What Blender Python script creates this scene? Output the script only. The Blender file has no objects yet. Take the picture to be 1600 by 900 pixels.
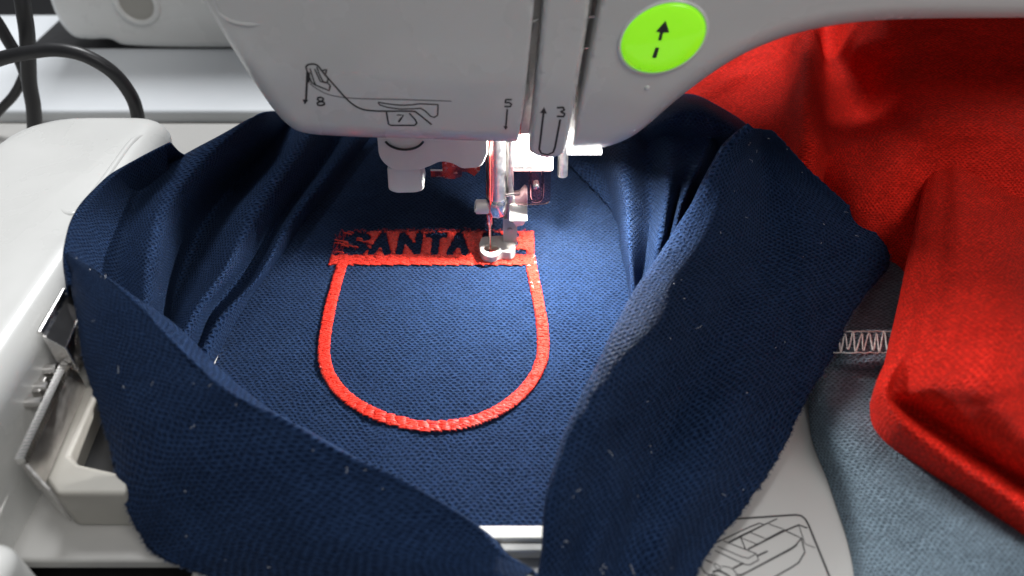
import bpy, math, random
import numpy as np
from mathutils import Vector
from mathutils.bvhtree import BVHTree
from mathutils.geometry import delaunay_2d_cdt

random.seed(7); rng = np.random.default_rng(7)
S = 0.01                                   # everything below is laid out in centimetres
scn = bpy.context.scene
col = scn.collection

# ------------------------------------------------------------------ camera
PITCH = math.radians(42.0); DIST = 24.5; FPX = 1200.0
cP, sP = math.cos(PITCH), math.sin(PITCH)
CAM = np.array([0.0, -DIST * cP, DIST * sP])
cam_d = bpy.data.cameras.new('camera'); cam = bpy.data.objects.new('camera', cam_d); col.objects.link(cam)
cam.location = Vector(CAM * S); cam.rotation_euler = (math.radians(90) - PITCH, 0, 0)
cam_d.sensor_width = 36; cam_d.lens = 36 * FPX / 1600
cam_d.clip_start = 0.005; cam_d.clip_end = 50
cam_d.dof.use_dof = True; cam_d.dof.focus_distance = 0.236; cam_d.dof.aperture_fstop = 10.0
scn.camera = cam

# ------------------------------------------------------------------ light
world = bpy.data.worlds.new('World'); scn.world = world; world.use_nodes = True
bg = world.node_tree.nodes['Background']
bg.inputs[0].default_value = (0.93, 0.96, 1.0, 1); bg.inputs[1].default_value = 0.215

def area(name, loc, target, size, power, color=(1, 1, 1), sizey=None, spread=None):
    d = bpy.data.lights.new(name, 'AREA'); d.energy = power; d.color = color
    d.shape = 'RECTANGLE'; d.size = size * S; d.size_y = (sizey or size) * S
    if spread: d.spread = math.radians(spread)
    o = bpy.data.objects.new(name, d); col.objects.link(o)
    o.location = Vector(loc) * S
    o.rotation_euler = (Vector(target) - Vector(loc)).to_track_quat('-Z', 'Y').to_euler()
    return o
# ceiling light of the room: overhead, a little behind the machine
area('ceiling_light', (-14, 64, 110), (0, 0, 0), 42, 14.5, (0.97, 0.985, 1.0))

area('fill_light', (52, -50, 112), (4, 0, 0), 50, 4.6, (1.0, 0.985, 0.965))  # added fill from front right, brightens the red cloth under the arm

vs = scn.view_settings
vs.view_transform = 'Standard'; vs.look = 'None'; vs.exposure = 0.0; vs.gamma = 1.0; vs.use_curve_mapping = False
scn.cycles.max_bounces = 10; scn.cycles.transparent_max_bounces = 12; scn.cycles.caustics_refractive = False

# ------------------------------------------------------------------ helpers
FW = np.array([0, cP, -sP]); UP = np.array([0, sP, cP]); RT = np.array([1.0, 0, 0])
def ray(px, py):
    return FW * FPX + RT * (px - 800.0) - UP * (py - 450.0)
def Wz(px, py, z):
    d = ray(px, py); return CAM + d * ((z - CAM[2]) / d[2])
def Wy(px, py, y):
    d = ray(px, py); return CAM + d * ((y - CAM[1]) / d[1])

def tag(o, label=None, cat=None, group=None, kind=None):
    if label: o['label'] = label
    if cat: o['category'] = cat
    if group: o['group'] = group
    if kind: o['kind'] = kind
    return o
def empty(name, loc, label, cat):
    o = bpy.data.objects.new(name, None); col.objects.link(o); o.location = Vector(loc) * S
    o.empty_display_size = 0.01
    return tag(o, label, cat)
def obj(name, verts, faces, m, parent=None, smooth=True, uv=None):
    me = bpy.data.meshes.new(name)
    v = np.asarray(verts, dtype=float)
    base = np.zeros(3)
    p = parent
    while p is not None:
        base = base + np.array(p.location) / S; p = p.parent
    me.from_pydata(((v - base) * S).tolist(), [], [list(map(int, f)) for f in faces])
    if smooth: me.polygons.foreach_set('use_smooth', [True] * len(me.polygons))
    if uv is not None:
        l = me.uv_layers.new(name='uv'); uv = np.asarray(uv)
        idx = np.zeros(len(me.loops), dtype=np.int32); me.loops.foreach_get('vertex_index', idx)
        l.data.foreach_set('uv', uv[idx].astype(np.float32).ravel())
    if m: me.materials.append(m)
    me.update()
    o = bpy.data.objects.new(name, me); col.objects.link(o)
    if parent: o.parent = parent
    return o
def mods(o, bevel=0, seg=2, solid=0, offset=0, sub=0, angle=35):
    if solid:
        m = o.modifiers.new('s', 'SOLIDIFY'); m.thickness = solid * S; m.offset = offset
    if bevel:
        m = o.modifiers.new('b', 'BEVEL'); m.width = bevel * S; m.segments = seg; m.limit_method = 'ANGLE'; m.angle_limit = math.radians(angle)
        m.harden_normals = True
    if sub:
        m = o.modifiers.new('d', 'SUBSURF'); m.levels = sub; m.render_levels = sub
    return o
class MB:
    def __init__(s): s.v = []; s.f = []
    def add(s, v, f):
        n = len(s.v); s.v += [tuple(p) for p in v]; s.f += [[i + n for i in q] for q in f]; return s
    def box(s, c, d, rz=0, ry=0, rx=0):
        from mathutils import Euler
        R = Euler((rx, ry, rz)).to_matrix()
        v = []
        for i in range(8):
            p = Vector(((i & 1) - .5, ((i >> 1) & 1) - .5, ((i >> 2) & 1) - .5))
            p = R @ Vector((p.x * d[0], p.y * d[1], p.z * d[2])); v.append((c[0] + p.x, c[1] + p.y, c[2] + p.z))
        return s.add(v, [(0, 2, 3, 1), (4, 5, 7, 6), (0, 1, 5, 4), (2, 6, 7, 3), (0, 4, 6, 2), (1, 3, 7, 5)])
    def tube(s, pts, r, n=12, cap=True):
        pts = [np.asarray(p, float) for p in pts]; rr = r if hasattr(r, '__len__') else [r] * len(pts)
        v = []; f = []
        prev = None
        for i, p in enumerate(pts):
            t = pts[min(i + 1, len(pts) - 1)] - pts[max(i - 1, 0)]; t = t / (np.linalg.norm(t) + 1e-12)
            if prev is None:
                a = np.array([0, 0, 1.0]) if abs(t[2]) < .9 else np.array([1.0, 0, 0])
                e1 = np.cross(t, a)
            else:
                e1 = prev - t * np.dot(prev, t)
            e1 = e1 / np.linalg.norm(e1); e2 = np.cross(t, e1); prev = e1
            for k in range(n):
                a = 2 * math.pi * k / n; v.append(p + rr[i] * (e1 * math.cos(a) + e2 * math.sin(a)))
        for i in range(len(pts) - 1):
            for k in range(n):
                f.append((i * n + k, i * n + (k + 1) % n, (i + 1) * n + (k + 1) % n, (i + 1) * n + k))
        if cap:
            f.append(tuple(range(n - 1, -1, -1))); f.append(tuple((len(pts) - 1) * n + k for k in range(n)))
        return s.add(v, f)
    def prism(s, poly, axis, a, b):
        """poly: 2-D outline, extruded along axis ('x','y','z') from a to b"""
        def P(p, t):
            return {'x': (t, p[0], p[1]), 'y': (p[0], t, p[1]), 'z': (p[0], p[1], t)}[axis]
        n = len(poly); v = [P(p, a) for p in poly] + [P(p, b) for p in poly]
        f = [(i, (i + 1) % n, n + (i + 1) % n, n + i) for i in range(n)]
        f += [tuple(range(n - 1, -1, -1)), tuple(range(n, 2 * n))]
        return s.add(v, f)
    def build(s, name, m, parent=None, smooth=True, **k):
        o = obj(name, s.v, s.f, m, parent, smooth)
        import bmesh
        bm = bmesh.new(); bm.from_mesh(o.data); bmesh.ops.recalc_face_normals(bm, faces=bm.faces); bm.to_mesh(o.data); bm.free()
        if k: mods(o, **k)
        elif smooth:
            e = o.modifiers.new('e', 'EDGE_SPLIT'); e.split_angle = math.radians(40)
        return o
def catmull(n, m, closed=False):
    """m x n interpolation matrix, uniform Catmull-Rom through n points"""
    A = np.zeros((m, n)); 
    for i in range(m):
        t = i / (m - 1) * (n - 1); k = min(int(t), n - 2); u = t - k
        w = (-.5 * u + u * u - .5 * u ** 3, 1 - 2.5 * u * u + 1.5 * u ** 3, .5 * u + 2 * u * u - 1.5 * u ** 3, -.5 * u * u + .5 * u ** 3)
        for j, wj in zip((k - 1, k, k + 1, k + 2), w):
            if j < 0: A[i, 0] += 2 * wj; A[i, 1] -= wj
            elif j >= n: A[i, n - 1] += 2 * wj; A[i, n - 2] -= wj
            else: A[i, j] += wj
    return A
def curve(pts, m):
    P = np.asarray(pts, float); return catmull(len(P), m) @ P
def roundpoly(pts, r, seg=6):
    out = []; n = len(pts)
    for i in range(n):
        a, b, c = (np.array(pts[(i + k) % n][:2], float) for k in (-1, 0, 1))
        rr = r[i] if hasattr(r, '__len__') else r
        u = (a - b); v = (c - b); lu, lv = np.linalg.norm(u), np.linalg.norm(v); u /= lu; v /= lv
        d = min(rr, lu * .49, lv * .49)
        p, q = b + u * d, b + v * d
        for k in range(seg + 1):
            t = k / seg; out.append(tuple((1 - t) ** 2 * p + 2 * t * (1 - t) * b + t * t * q))
    return out
def vnoise(P, seed=0, n=7):
    """smooth pseudo noise: sum of random plane waves; P (...,k)"""
    r = np.random.default_rng(seed); out = 0
    for i in range(n):
        k = r.normal(size=P.shape[-1]); k /= np.linalg.norm(k); out = out + np.sin(P @ (k * r.uniform(.6, 1.7)) + r.uniform(0, 6.28))
    return out / math.sqrt(n)

# ------------------------------------------------------------------ materials
def new_mat(name):
    m = bpy.data.materials.new(name); m.use_nodes = True
    return m, m.node_tree, m.node_tree.nodes['Principled BSDF']
def N(nt, t, **k):
    n = nt.nodes.new(t)
    for a, b in k.items(): setattr(n, a, b)
    return n
def math_(nt, op, a, b=None, c=None):
    n = N(nt, 'ShaderNodeMath', operation=op)
    for i, x in enumerate((a, b, c)):
        if x is None: continue
        if isinstance(x, (int, float)): n.inputs[i].default_value = x
        else: nt.links.new(x, n.inputs[i])
    return n.outputs[0]
def plain(name, color, rough=.4, metal=0, spec=.5, trans=0, ior=1.46, coat=0, noise=.06, nscale=300, bump=.0, bscale=2500, alpha=None, emit=None, estr=0):
    m, nt, b = new_mat(name)
    b.inputs['Roughness'].default_value = rough; b.inputs['Metallic'].default_value = metal
    b.inputs['Specular IOR Level'].default_value = spec; b.inputs['Transmission Weight'].default_value = trans
    b.inputs['IOR'].default_value = ior; b.inputs['Coat Weight'].default_value = coat; b.inputs['Coat Roughness'].default_value = .08
    b.inputs['Base Color'].default_value = (*color, 1)
    if emit: b.inputs['Emission Color'].default_value = (*emit, 1); b.inputs['Emission Strength'].default_value = estr
    tc = N(nt, 'ShaderNodeTexCoord')
    nz = N(nt, 'ShaderNodeTexNoise'); nz.inputs['Scale'].default_value = nscale; nz.inputs['Detail'].default_value = 4
    nt.links.new(tc.outputs['Object'], nz.inputs['Vector'])
    if noise:
        mx = N(nt, 'ShaderNodeMix', data_type='RGBA'); mx.blend_type = 'MULTIPLY'
        mx.inputs[0].default_value = 1; mx.inputs[6].default_value = (*color, 1)
        rp = N(nt, 'ShaderNodeMapRange'); rp.inputs[1].default_value = .3; rp.inputs[2].default_value = .7
        rp.inputs[3].default_value = 1 - noise; rp.inputs[4].default_value = 1 + noise * .3
        nt.links.new(nz.outputs[0], rp.inputs[0]); nt.links.new(rp.outputs[0], mx.inputs[7]); nt.links.new(mx.outputs[2], b.inputs['Base Color'])
        rr = N(nt, 'ShaderNodeMapRange'); rr.inputs[1].default_value = .3; rr.inputs[2].default_value = .7
        rr.inputs[3].default_value = max(0, rough - .06); rr.inputs[4].default_value = rough + .08
        nt.links.new(nz.outputs[0], rr.inputs[0]); nt.links.new(rr.outputs[0], b.inputs['Roughness'])
    if bump:
        n2 = N(nt, 'ShaderNodeTexNoise'); n2.inputs['Scale'].default_value = bscale; n2.inputs['Detail'].default_value = 3
        nt.links.new(tc.outputs['Object'], n2.inputs['Vector'])
        bp = N(nt, 'ShaderNodeBump'); bp.inputs['Strength'].default_value = bump; bp.inputs['Distance'].default_value = .0001
        nt.links.new(n2.outputs[0], bp.inputs['Height']); nt.links.new(bp.outputs[0], b.inputs['Normal'])
    return m

def knit(name, color, hole, pw=.17, ph=.1, depth=.0006, sheen=.35, sheen_tint=(.5, .65, 1), rough=.55, spec=.35, hmix=.8, strength=1.0, spec_tint=(1, 1, 1)):
    """small-holed sports knit on a UV measured in centimetres: staggered eyelets, yarn ribs, fuzz"""
    m, nt, b = new_mat(name)
    tc = N(nt, 'ShaderNodeTexCoord'); sp = N(nt, 'ShaderNodeSeparateXYZ')
    # slight wobble so that the rows are not ruler straight
    nz = N(nt, 'ShaderNodeTexNoise', noise_dimensions='2D'); nz.inputs['Scale'].default_value = 1.3; nz.inputs['Detail'].default_value = 2
    nt.links.new(tc.outputs['UV'], nz.inputs['Vector'])
    sub = N(nt, 'ShaderNodeVectorMath', operation='SUBTRACT'); sub.inputs[1].default_value = (.5, .5, .5)
    nt.links.new(nz.outputs['Color'], sub.inputs[0])
    mad = N(nt, 'ShaderNodeVectorMath', operation='MULTIPLY_ADD'); mad.inputs[1].default_value = (.2, .2, 0)
    nt.links.new(sub.outputs[0], mad.inputs[0]); nt.links.new(tc.outputs['UV'], mad.inputs[2])
    nt.links.new(mad.outputs[0], sp.inputs[0])
    U = math_(nt, 'DIVIDE', sp.outputs[0], pw); V = math_(nt, 'DIVIDE', sp.outputs[1], ph)
    row = math_(nt, 'FLOOR', V); odd = math_(nt, 'MULTIPLY', math_(nt, 'MODULO', math_(nt, 'ABSOLUTE', row), 2.0), .5)
    cu = math_(nt, 'SUBTRACT', math_(nt, 'FRACT', math_(nt, 'ADD', U, odd)), .5)
    cv = math_(nt, 'SUBTRACT', math_(nt, 'FRACT', V), .5)
    d2 = math_(nt, 'ADD', math_(nt, 'POWER', math_(nt, 'DIVIDE', cu, .34), 2.0), math_(nt, 'POWER', math_(nt, 'DIVIDE', cv, .45), 2.0))
    big = N(nt, 'ShaderNodeTexNoise', noise_dimensions='2D'); big.inputs['Scale'].default_value = .8; big.inputs['Detail'].default_value = 3
    nt.links.new(tc.outputs['UV'], big.inputs['Vector'])
    d2 = math_(nt, 'MULTIPLY', d2, math_(nt, 'ADD', math_(nt, 'MULTIPLY', big.outputs[0], 1.3), .45))
    h = N(nt, 'ShaderNodeMapRange'); h.interpolation_type = 'SMOOTHSTEP'
    h.inputs[1].default_value = .15; h.inputs[2].default_value = 1.25; nt.links.new(d2, h.inputs[0])       # 0 in the eyelet, 1 on the yarn
    rib = math_(nt, 'SINE', math_(nt, 'MULTIPLY', V, 18.85))
    fz = N(nt, 'ShaderNodeTexNoise', noise_dimensions='2D'); fz.inputs['Scale'].default_value = 34; fz.inputs['Detail'].default_value = 4
    nt.links.new(tc.outputs['UV'], fz.inputs['Vector'])
    H = math_(nt, 'ADD', math_(nt, 'ADD', h.outputs[0], math_(nt, 'MULTIPLY', rib, .10)), math_(nt, 'MULTIPLY', fz.outputs[0], .55))
    bp = N(nt, 'ShaderNodeBump'); bp.inputs['Strength'].default_value = strength; bp.inputs['Distance'].default_value = depth
    nt.links.new(H, bp.inputs['Height']); nt.links.new(bp.outputs[0], b.inputs['Normal'])
    cid = N(nt, 'ShaderNodeCombineXYZ'); nt.links.new(math_(nt, 'FLOOR', math_(nt, 'ADD', math_(nt, 'MULTIPLY', U, 2.0), odd)), cid.inputs[0]); nt.links.new(math_(nt, 'FLOOR', math_(nt, 'MULTIPLY', V, 2.0)), cid.inputs[1])
    wn = N(nt, 'ShaderNodeTexWhiteNoise', noise_dimensions='2D'); nt.links.new(cid.outputs[0], wn.inputs['Vector'])
    vr = N(nt, 'ShaderNodeMapRange'); vr.inputs[3].default_value = .72; vr.inputs[4].default_value = 1.35; nt.links.new(wn.outputs[0], vr.inputs[0])
    cm_ = N(nt, 'ShaderNodeVectorMath', operation='SCALE'); cm_.inputs[0].default_value = color; nt.links.new(vr.outputs[0], cm_.inputs['Scale'])
    mx = N(nt, 'ShaderNodeMix', data_type='RGBA'); mx.inputs[6].default_value = (*hole, 1); nt.links.new(cm_.outputs[0], mx.inputs[7])
    fac = math_(nt, 'ADD', math_(nt, 'MULTIPLY', h.outputs[0], hmix), math_(nt, 'MULTIPLY', math_(nt, 'ADD', fz.outputs[0], math_(nt, 'MULTIPLY', big.outputs[0], .5)), 1.0 - hmix + .1))
    nt.links.new(fac, mx.inputs[0]); nt.links.new(mx.outputs[2], b.inputs['Base Color'])
    b.inputs['Roughness'].default_value = rough; b.inputs['Specular IOR Level'].default_value = spec
    b.inputs['Specular Tint'].default_value = (*spec_tint, 1)
    b.inputs['Sheen Weight'].default_value = sheen; b.inputs['Sheen Roughness'].default_value = .45; b.inputs['Sheen Tint'].default_value = (*sheen_tint, 1)
    return m

M = {}
M['white'] = plain('white_plastic', (.72, .72, .70), .28, coat=.25, noise=.03, nscale=60, bump=.05)
M['head'] = plain('head_plastic', (.66, .655, .645), .26, coat=.35, noise=.03, nscale=45, bump=.04)
M['lever'] = plain('lever_plastic', (.74, .73, .68), .35, noise=.04, nscale=200)
M['beige'] = plain('bracket_plastic', (.38, .365, .33), .42, noise=.06, nscale=80)
M['bed'] = plain('bed_plastic', (.52, .51, .49), .35, noise=.04, nscale=40)
M['tabletop'] = plain('table_laminate', (.80, .83, .86), .45, noise=.05, nscale=25)
M['dark'] = plain('dark_plastic', (.02, .02, .022), .45)
M['floor'] = plain('dark_floor', (.018, .018, .02), .7)
M['rubber'] = plain('cable_rubber', (.022, .022, .024), .38, noise=.2, nscale=120)
M['ink'] = plain('print_ink', (.03, .028, .03), .5, noise=.15, nscale=700)
M['ink_soft'] = plain('print_ink_thin', (.16, .15, .15), .5, noise=.15, nscale=700)
M['chrome'] = plain('steel', (.78, .76, .74), .22, metal=1, noise=.08, nscale=500)
M['steel'] = plain('brushed_steel', (.55, .53, .51), .36, metal=1, noise=.15, nscale=600)
M['nickel'] = plain('satin_nickel', (.80, .77, .72), .42, metal=.45, noise=.06, nscale=500)
M['clear'] = plain('clear_plastic', (.98, .94, .87), .14, trans=.5, ior=1.3, noise=0)
M['red_shine'] = plain('clear_plastic_red_reflection', (.88, .58, .62), .06, trans=1, ior=1.2, noise=0)  # clear plastic with the reflected red put into its base colour
M['green'] = plain('green_button_plastic', (.30, .80, .02), .30, coat=.4, noise=.02, emit=(.28, .85, .010), estr=.62)
M['ring'] = plain('button_ring_plastic', (.80, .80, .78), .2, coat=.6, noise=0)
M['led'] = plain('led_window', (1, 1, 1), .4, noise=0, emit=(1, .98, .96), estr=5)
M['red_thread'] = plain('red_embroidery_thread', (.88, .055, .034), .28, spec=.9, coat=.2, noise=.08, nscale=900)
M['pink_thread'] = plain('dark_red_underlay_thread', (.42, .02, .035), .4, noise=.3, nscale=900)
M['white_thread'] = plain('white_overlock_thread', (.72, .71, .68), .6, noise=.15, nscale=900)
M['navy_thread'] = plain('navy_yarn_end', (.05, .075, .14), .7, noise=.3, nscale=900)
M['lint'] = plain('lint_fibre', (.55, .58, .65), .8, noise=.2)
NAVY = (.0150, .0325, .082)
M['navy'] = knit('navy_knit', NAVY, (.002, .006, .024), spec=.05, sheen=.08, sheen_tint=(.42, .60, 1.0), spec_tint=(.22, .42, 1.0))
M['red'] = knit('red_knit', (.90, .026, .013), (.55, .010, .006), pw=.15, ph=.085, depth=.0004, sheen=.06, sheen_tint=(1, .25, .15), hmix=.55, spec=.12)
M['grey'] = knit('grey_blue_knit', (.20, .28, .345), (.06, .088, .115), pw=.15, ph=.085, sheen=.15, sheen_tint=(.8, .9, 1), spec=.2)

# ================================================================== SETTING
BED = -0.32
def slab(name, poly, top, th, m, bevel=.12, parent=None):
    return MB().prism(poly, 'z', top - th, top).build(name, m, parent, bevel=bevel, seg=3)
floor = obj('floor', [(-150, -90, -30), (150, -90, -30), (150, 160, -30), (-150, 160, -30)], [(0, 1, 2, 3)], M['floor']); tag(floor, kind='structure')
table = slab('table_top', [(-80, 12.0), (60, 12.0), (60, 22.5), (-80, 22.5)], -.36, 2.5, M['tabletop'], .2); tag(table, kind='structure')
bed = slab('machine_bed', [(-7.4, -20), (40, -20), (40, 10.9), (-40, 10.9), (-40, -9.15), (-7.4, -9.15)], BED, .42, M['bed'], .12); tag(bed, kind='structure')
gro = slab('bed_groove', [(-80, 10.95), (60, 10.95), (60, 11.95), (-80, 11.95)], -.9, .5, M['beige'], .02); tag(gro, kind='structure')
sub = slab('table_underlay', [(-80, -30), (60, -30), (60, 10.8), (-80, 10.8)], -2.0, 1.0, M['dark'], .1); tag(sub, kind='structure')

# ================================================================== SURFACE CASTING
class Cast:
    def __init__(s, *objs):
        v = []; f = []
        for o in objs:
            n = len(v); off = np.zeros(3); p = o.parent
            while p is not None: off = off + np.array(p.location) / S; p = p.parent
            v += [Vector(np.array(q.co) / S + off) for q in o.data.vertices]
            f += [[i + n for i in q.vertices] for q in o.data.polygons]
        s.t = BVHTree.FromPolygons(v, f)
    def __call__(s, px, py):
        d = Vector(ray(px, py)).normalized()
        h = s.t.ray_cast(Vector(CAM), d)
        if h[0] is None:
            h = s.t.find_nearest(Vector(CAM) + d * 18.0)
        n = h[1]
        if n.dot(d) > 0: n = -n
        return np.array(h[0]), np.array(n)
class Flat:
    def __init__(s, z): s.z = z
    def __call__(s, px, py): return Wz(px, py, s.z), np.array([0, 0, 1.0])
def strokes(name, lines, cast, m, parent, lift=.006):
    """printed lines: flat ribbons laid on the surface hit by each point of the drawing. line = (width_cm, points[, closed])"""
    mb = MB()
    for w, pts, *sm in lines:
        P = np.asarray(pts, float)
        if sm and sm[0] and len(P) > 2: P = curve(P, len(P) * 6)
        else:
            Q = [P[0]]
            for a, b in zip(P[:-1], P[1:]):
                k = max(2, int(np.linalg.norm(b - a) / 6))
                Q += [a + (b - a) * t for t in np.linspace(0, 1, k + 1)[1:]]
            P = np.array(Q)
        hit = [cast(*p) for p in P]; hit = [h for h in hit if h]
        if len(hit) < 2: continue
        v = []
        for i, (p, n) in enumerate(hit):
            t = hit[min(i + 1, len(hit) - 1)][0] - hit[max(i - 1, 0)][0]
            s_ = np.cross(t, n); s_ = s_ / (np.linalg.norm(s_) + 1e-9)
            v += [p + s_ * w / 2 + n * lift, p - s_ * w / 2 + n * lift]
        mb.add(v, [(2 * i, 2 * i + 1, 2 * i + 3, 2 * i + 2) for i in range(len(hit) - 1)])
    return obj(name, mb.v, mb.f, m, parent)
def patchpoly(name, pts, cast, m, parent, lift=.006):
    hit = [cast(*p) for p in pts]
    return obj(name, [p + n * lift for p, n in hit], [tuple(range(len(hit)))], m, parent)

# ================================================================== SEWING MACHINE
mach = empty('sewing_machine', (0, 6, BED), 'grey white sewing machine head with green arrow button and threading marks, above the navy cloth', 'sewing machine')
YF = -0.5
def poly_dist(P, line):
    P = np.asarray(P)[:, None, :]; L = np.asarray(line); a, b = L[:-1][None], L[1:][None]
    ab = b - a; t = np.clip(((P - a) * ab).sum(-1) / ((ab ** 2).sum(-1) + 1e-12), 0, 1)
    return np.linalg.norm(P - (a + ab * t[..., None]), axis=-1).min(1)
def inside(P, poly):
    P = np.asarray(P); x, y = P[:, 0], P[:, 1]; L = np.asarray(poly); c = np.zeros(len(P), bool)
    for (x1, y1), (x2, y2) in zip(L, np.roll(L, -1, 0)):
        k = ((y1 > y) != (y2 > y)); xi = (x2 - x1) * (y - y1) / (y2 - y1 + 1e-15) + x1; c ^= k & (x < xi)
    return c
def fil(d, r):
    e = np.clip(r - d, 0, r); return r - np.sqrt(np.maximum(r * r - e * e, 0))
def shell(name, poly, soft, rs, hard, rh, yfun, depth, m, parent, step=.22):
    """front shell of a moulded housing: outline in x/z, edge 'soft' rounded by rs, edge 'hard' by rh, yfun = crown of the face"""
    poly = np.asarray(poly); n = len(poly)
    pts = [tuple(p) for p in poly]
    for line, r in ((soft, rs), (hard, rh)):
        if line is None: continue
        L = np.asarray(line); L = L[np.r_[True, np.linalg.norm(np.diff(L, axis=0), axis=1) > 1e-6]]
        seg = np.r_[0, np.cumsum(np.linalg.norm(np.diff(L, axis=0), axis=1))]
        k = max(4, int(seg[-1] / .16)); tt = np.linspace(0, seg[-1], k)
        R = np.c_[np.interp(tt, seg, L[:, 0]), np.interp(tt, seg, L[:, 1])]
        T = np.gradient(R, axis=0); T /= np.linalg.norm(T, axis=1)[:, None] + 1e-9; Nn = np.c_[-T[:, 1], T[:, 0]]
        for q in (.03, .1, .2, .35, .55, .8, 1.05):
            for s_ in (1, -1):
                Q = R + Nn * s_ * r * q
                ok = inside(Q, poly) & (poly_dist(Q, np.vstack([poly, poly[:1]])) > r * q * .9 if q > .03 else inside(Q, poly))
                pts += [tuple(p) for p in Q[ok]]
    lo, hi = poly.min(0), poly.max(0)
    g = np.stack(np.meshgrid(np.arange(lo[0], hi[0], step), np.arange(lo[1], hi[1], step)), -1).reshape(-1, 2)
    g = g[inside(g, poly)]; d = poly_dist(g, np.vstack([poly, poly[:1]])); g = g[d > .06]
    ds = poly_dist(g, soft) if soft is not None else np.full(len(g), 9.); g = g[ds > rs * .95]
    pts += [tuple(p) for p in g]
    r = delaunay_2d_cdt([Vector(p) for p in pts], [(i, (i + 1) % n) for i in range(n)], [], 1, 1e-5)
    V2 = np.array([tuple(p) for p in r[0]]); F = [tuple(f) for f in r[2]]
    y = yfun(V2[:, 0], V2[:, 1])
    if soft is not None: y = y + fil(poly_dist(V2, soft), rs)
    if hard is not None: y = y + fil(poly_dist(V2, hard), rh)
    V = np.c_[V2[:, 0], y, V2[:, 1]]
    # side wall
    from collections import Counter
    ec = Counter()
    for f in F:
        for a, b in zip(f, f[1:] + f[:1]): ec[(a, b)] += 1
    be = [e for e in ec if (e[1], e[0]) not in ec]
    nb = len(V); idx = {}
    back = []
    for a, b in be:
        for q in (a, b):
            if q not in idx: idx[q] = nb + len(back); back.append((V[q][0], YF + depth, V[q][2]))
    V = np.vstack([V, np.array(back)])
    F2 = [(b, a, idx[a], idx[b]) for a, b in be]
    o = obj(name, V, list(F) + F2, m, parent)
    import bmesh
    bm = bmesh.new(); bm.from_mesh(o.data); bmesh.ops.recalc_face_normals(bm, faces=bm.faces); bm.to_mesh(o.data); bm.free()
    e = o.modifiers.new('e', 'EDGE_SPLIT'); e.split_angle = math.radians(50)
    return o
crown = lambda x, z: YF + .004 * (x + .5) ** 2 + .03 * np.clip(8.2 - z, 0, 9) ** 2
def xz(pts, dy=.3):
    out = []
    for px, py in pts:
        y = YF
        for _ in range(5): p = Wy(px, py, y); y = crown(p[0], p[2]) + dy
        out.append((p[0], p[2]))
    return out
ZT = 12.5
left_out = xz(curve([(300, -20), (345, 55), (385, 118), (418, 166), (445, 196), (478, 212), (560, 218), (640, 220), (720, 223), (807, 226)], 60))
left_slot = xz([(807, 226), (818, 160), (827, 80), (834, 0), (838, -40)])
lt = [(left_slot[-1][0] + .1, ZT), (left_out[0][0] - 1.2, ZT)]
head_l = shell('head_shell', left_out + left_slot[1:] + lt, left_out, .62, left_slot, .09, crown, 13, M['head'], mach)
right_out = xz(curve([(890, 238), (925, 236), (955, 231), (985, 219), (1012, 201), (1050, 168), (1090, 136), (1135, 105), (1180, 81), (1235, 60), (1290, 47), (1360, 38), (1450, 34), (1560, 33), (1660, 33), (1800, 33)], 80))
right_slot = xz([(890, 238), (904, 165), (921, 80), (937, 0), (942, -40)])
rt = [(right_out[-1][0], ZT), (right_slot[-1][0] + .1, ZT)]
head_r = shell('head_shell', right_out + rt + right_slot[::-1][:-1], right_out, .62, right_slot, .09, crown, 10.5, M['head'], mach)
MB().box((26.5, 6, 6.2), (9, 13, 12.9)).build('machine_pillar', M['head'], mach, bevel=.8, seg=4)
MB().box((7, 6, 12.62), (32, 12.9, .2)).build('top_cover', M['head'], mach, bevel=.08)
st_edge = xz(curve([(852, -40), (850, 0), (842, 90), (834, 170), (827, 228), (832, 240), (853, 247), (874, 244), (884, 232), (893, 185), (908, 100), (921, 10), (926, -40)], 70), -.05)
strip = shell('thread_path_cover', st_edge + [(st_edge[-1][0], ZT), (st_edge[0][0], ZT)], st_edge, .13, None, 0, lambda x, z: crown(x, z) - .12, .9, M['head'], mach, step=.15)
# what can be seen inside the two thread slots
a, b = Wy(815, 225, .6), Wy(940, -40, .6)
MB().box(((a[0] + b[0]) / 2, 1.0, (a[2] + 12.5) / 2 + .1), (2.5, .3, 12.4 - a[2])).build('slot_back_plate', M['steel'], mach, bevel=.05)
mb = MB()
for py in (28, 76): mb.tube([Wy(905, py, .05), Wy(945, py - 3, .05)], .035, 8)
mb.build('thread_guide', M['chrome'], mach)
mb = MB()
mb.tube([Wy(822, 130, .1), Wy(826, 60, .1), Wy(832, 34, .05), Wy(840, 30, .1)], .05, 8); mb.build('take_up_wire', M['chrome'], mach)
c = Wy(822, 140, .1); MB().box((c[0], .15, c[2] - .02), (.16, .3, .45)).build('thread_guide', M['lever'], mach, bevel=.04)
MB().tube([Wy(822, -30, .45), Wy(816, 150, .45), Wy(812, 215, .5)], .022, 6).build('red_thread', M['red_thread'], mach)
MB().tube([Wy(766, 205, 1.2), Wy(766, 300, 1.22), Wy(766, 352, 1.5), Wy(766, 392, 1.58)], .012, 6).build('red_thread', M['red_thread'], mach)

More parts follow.
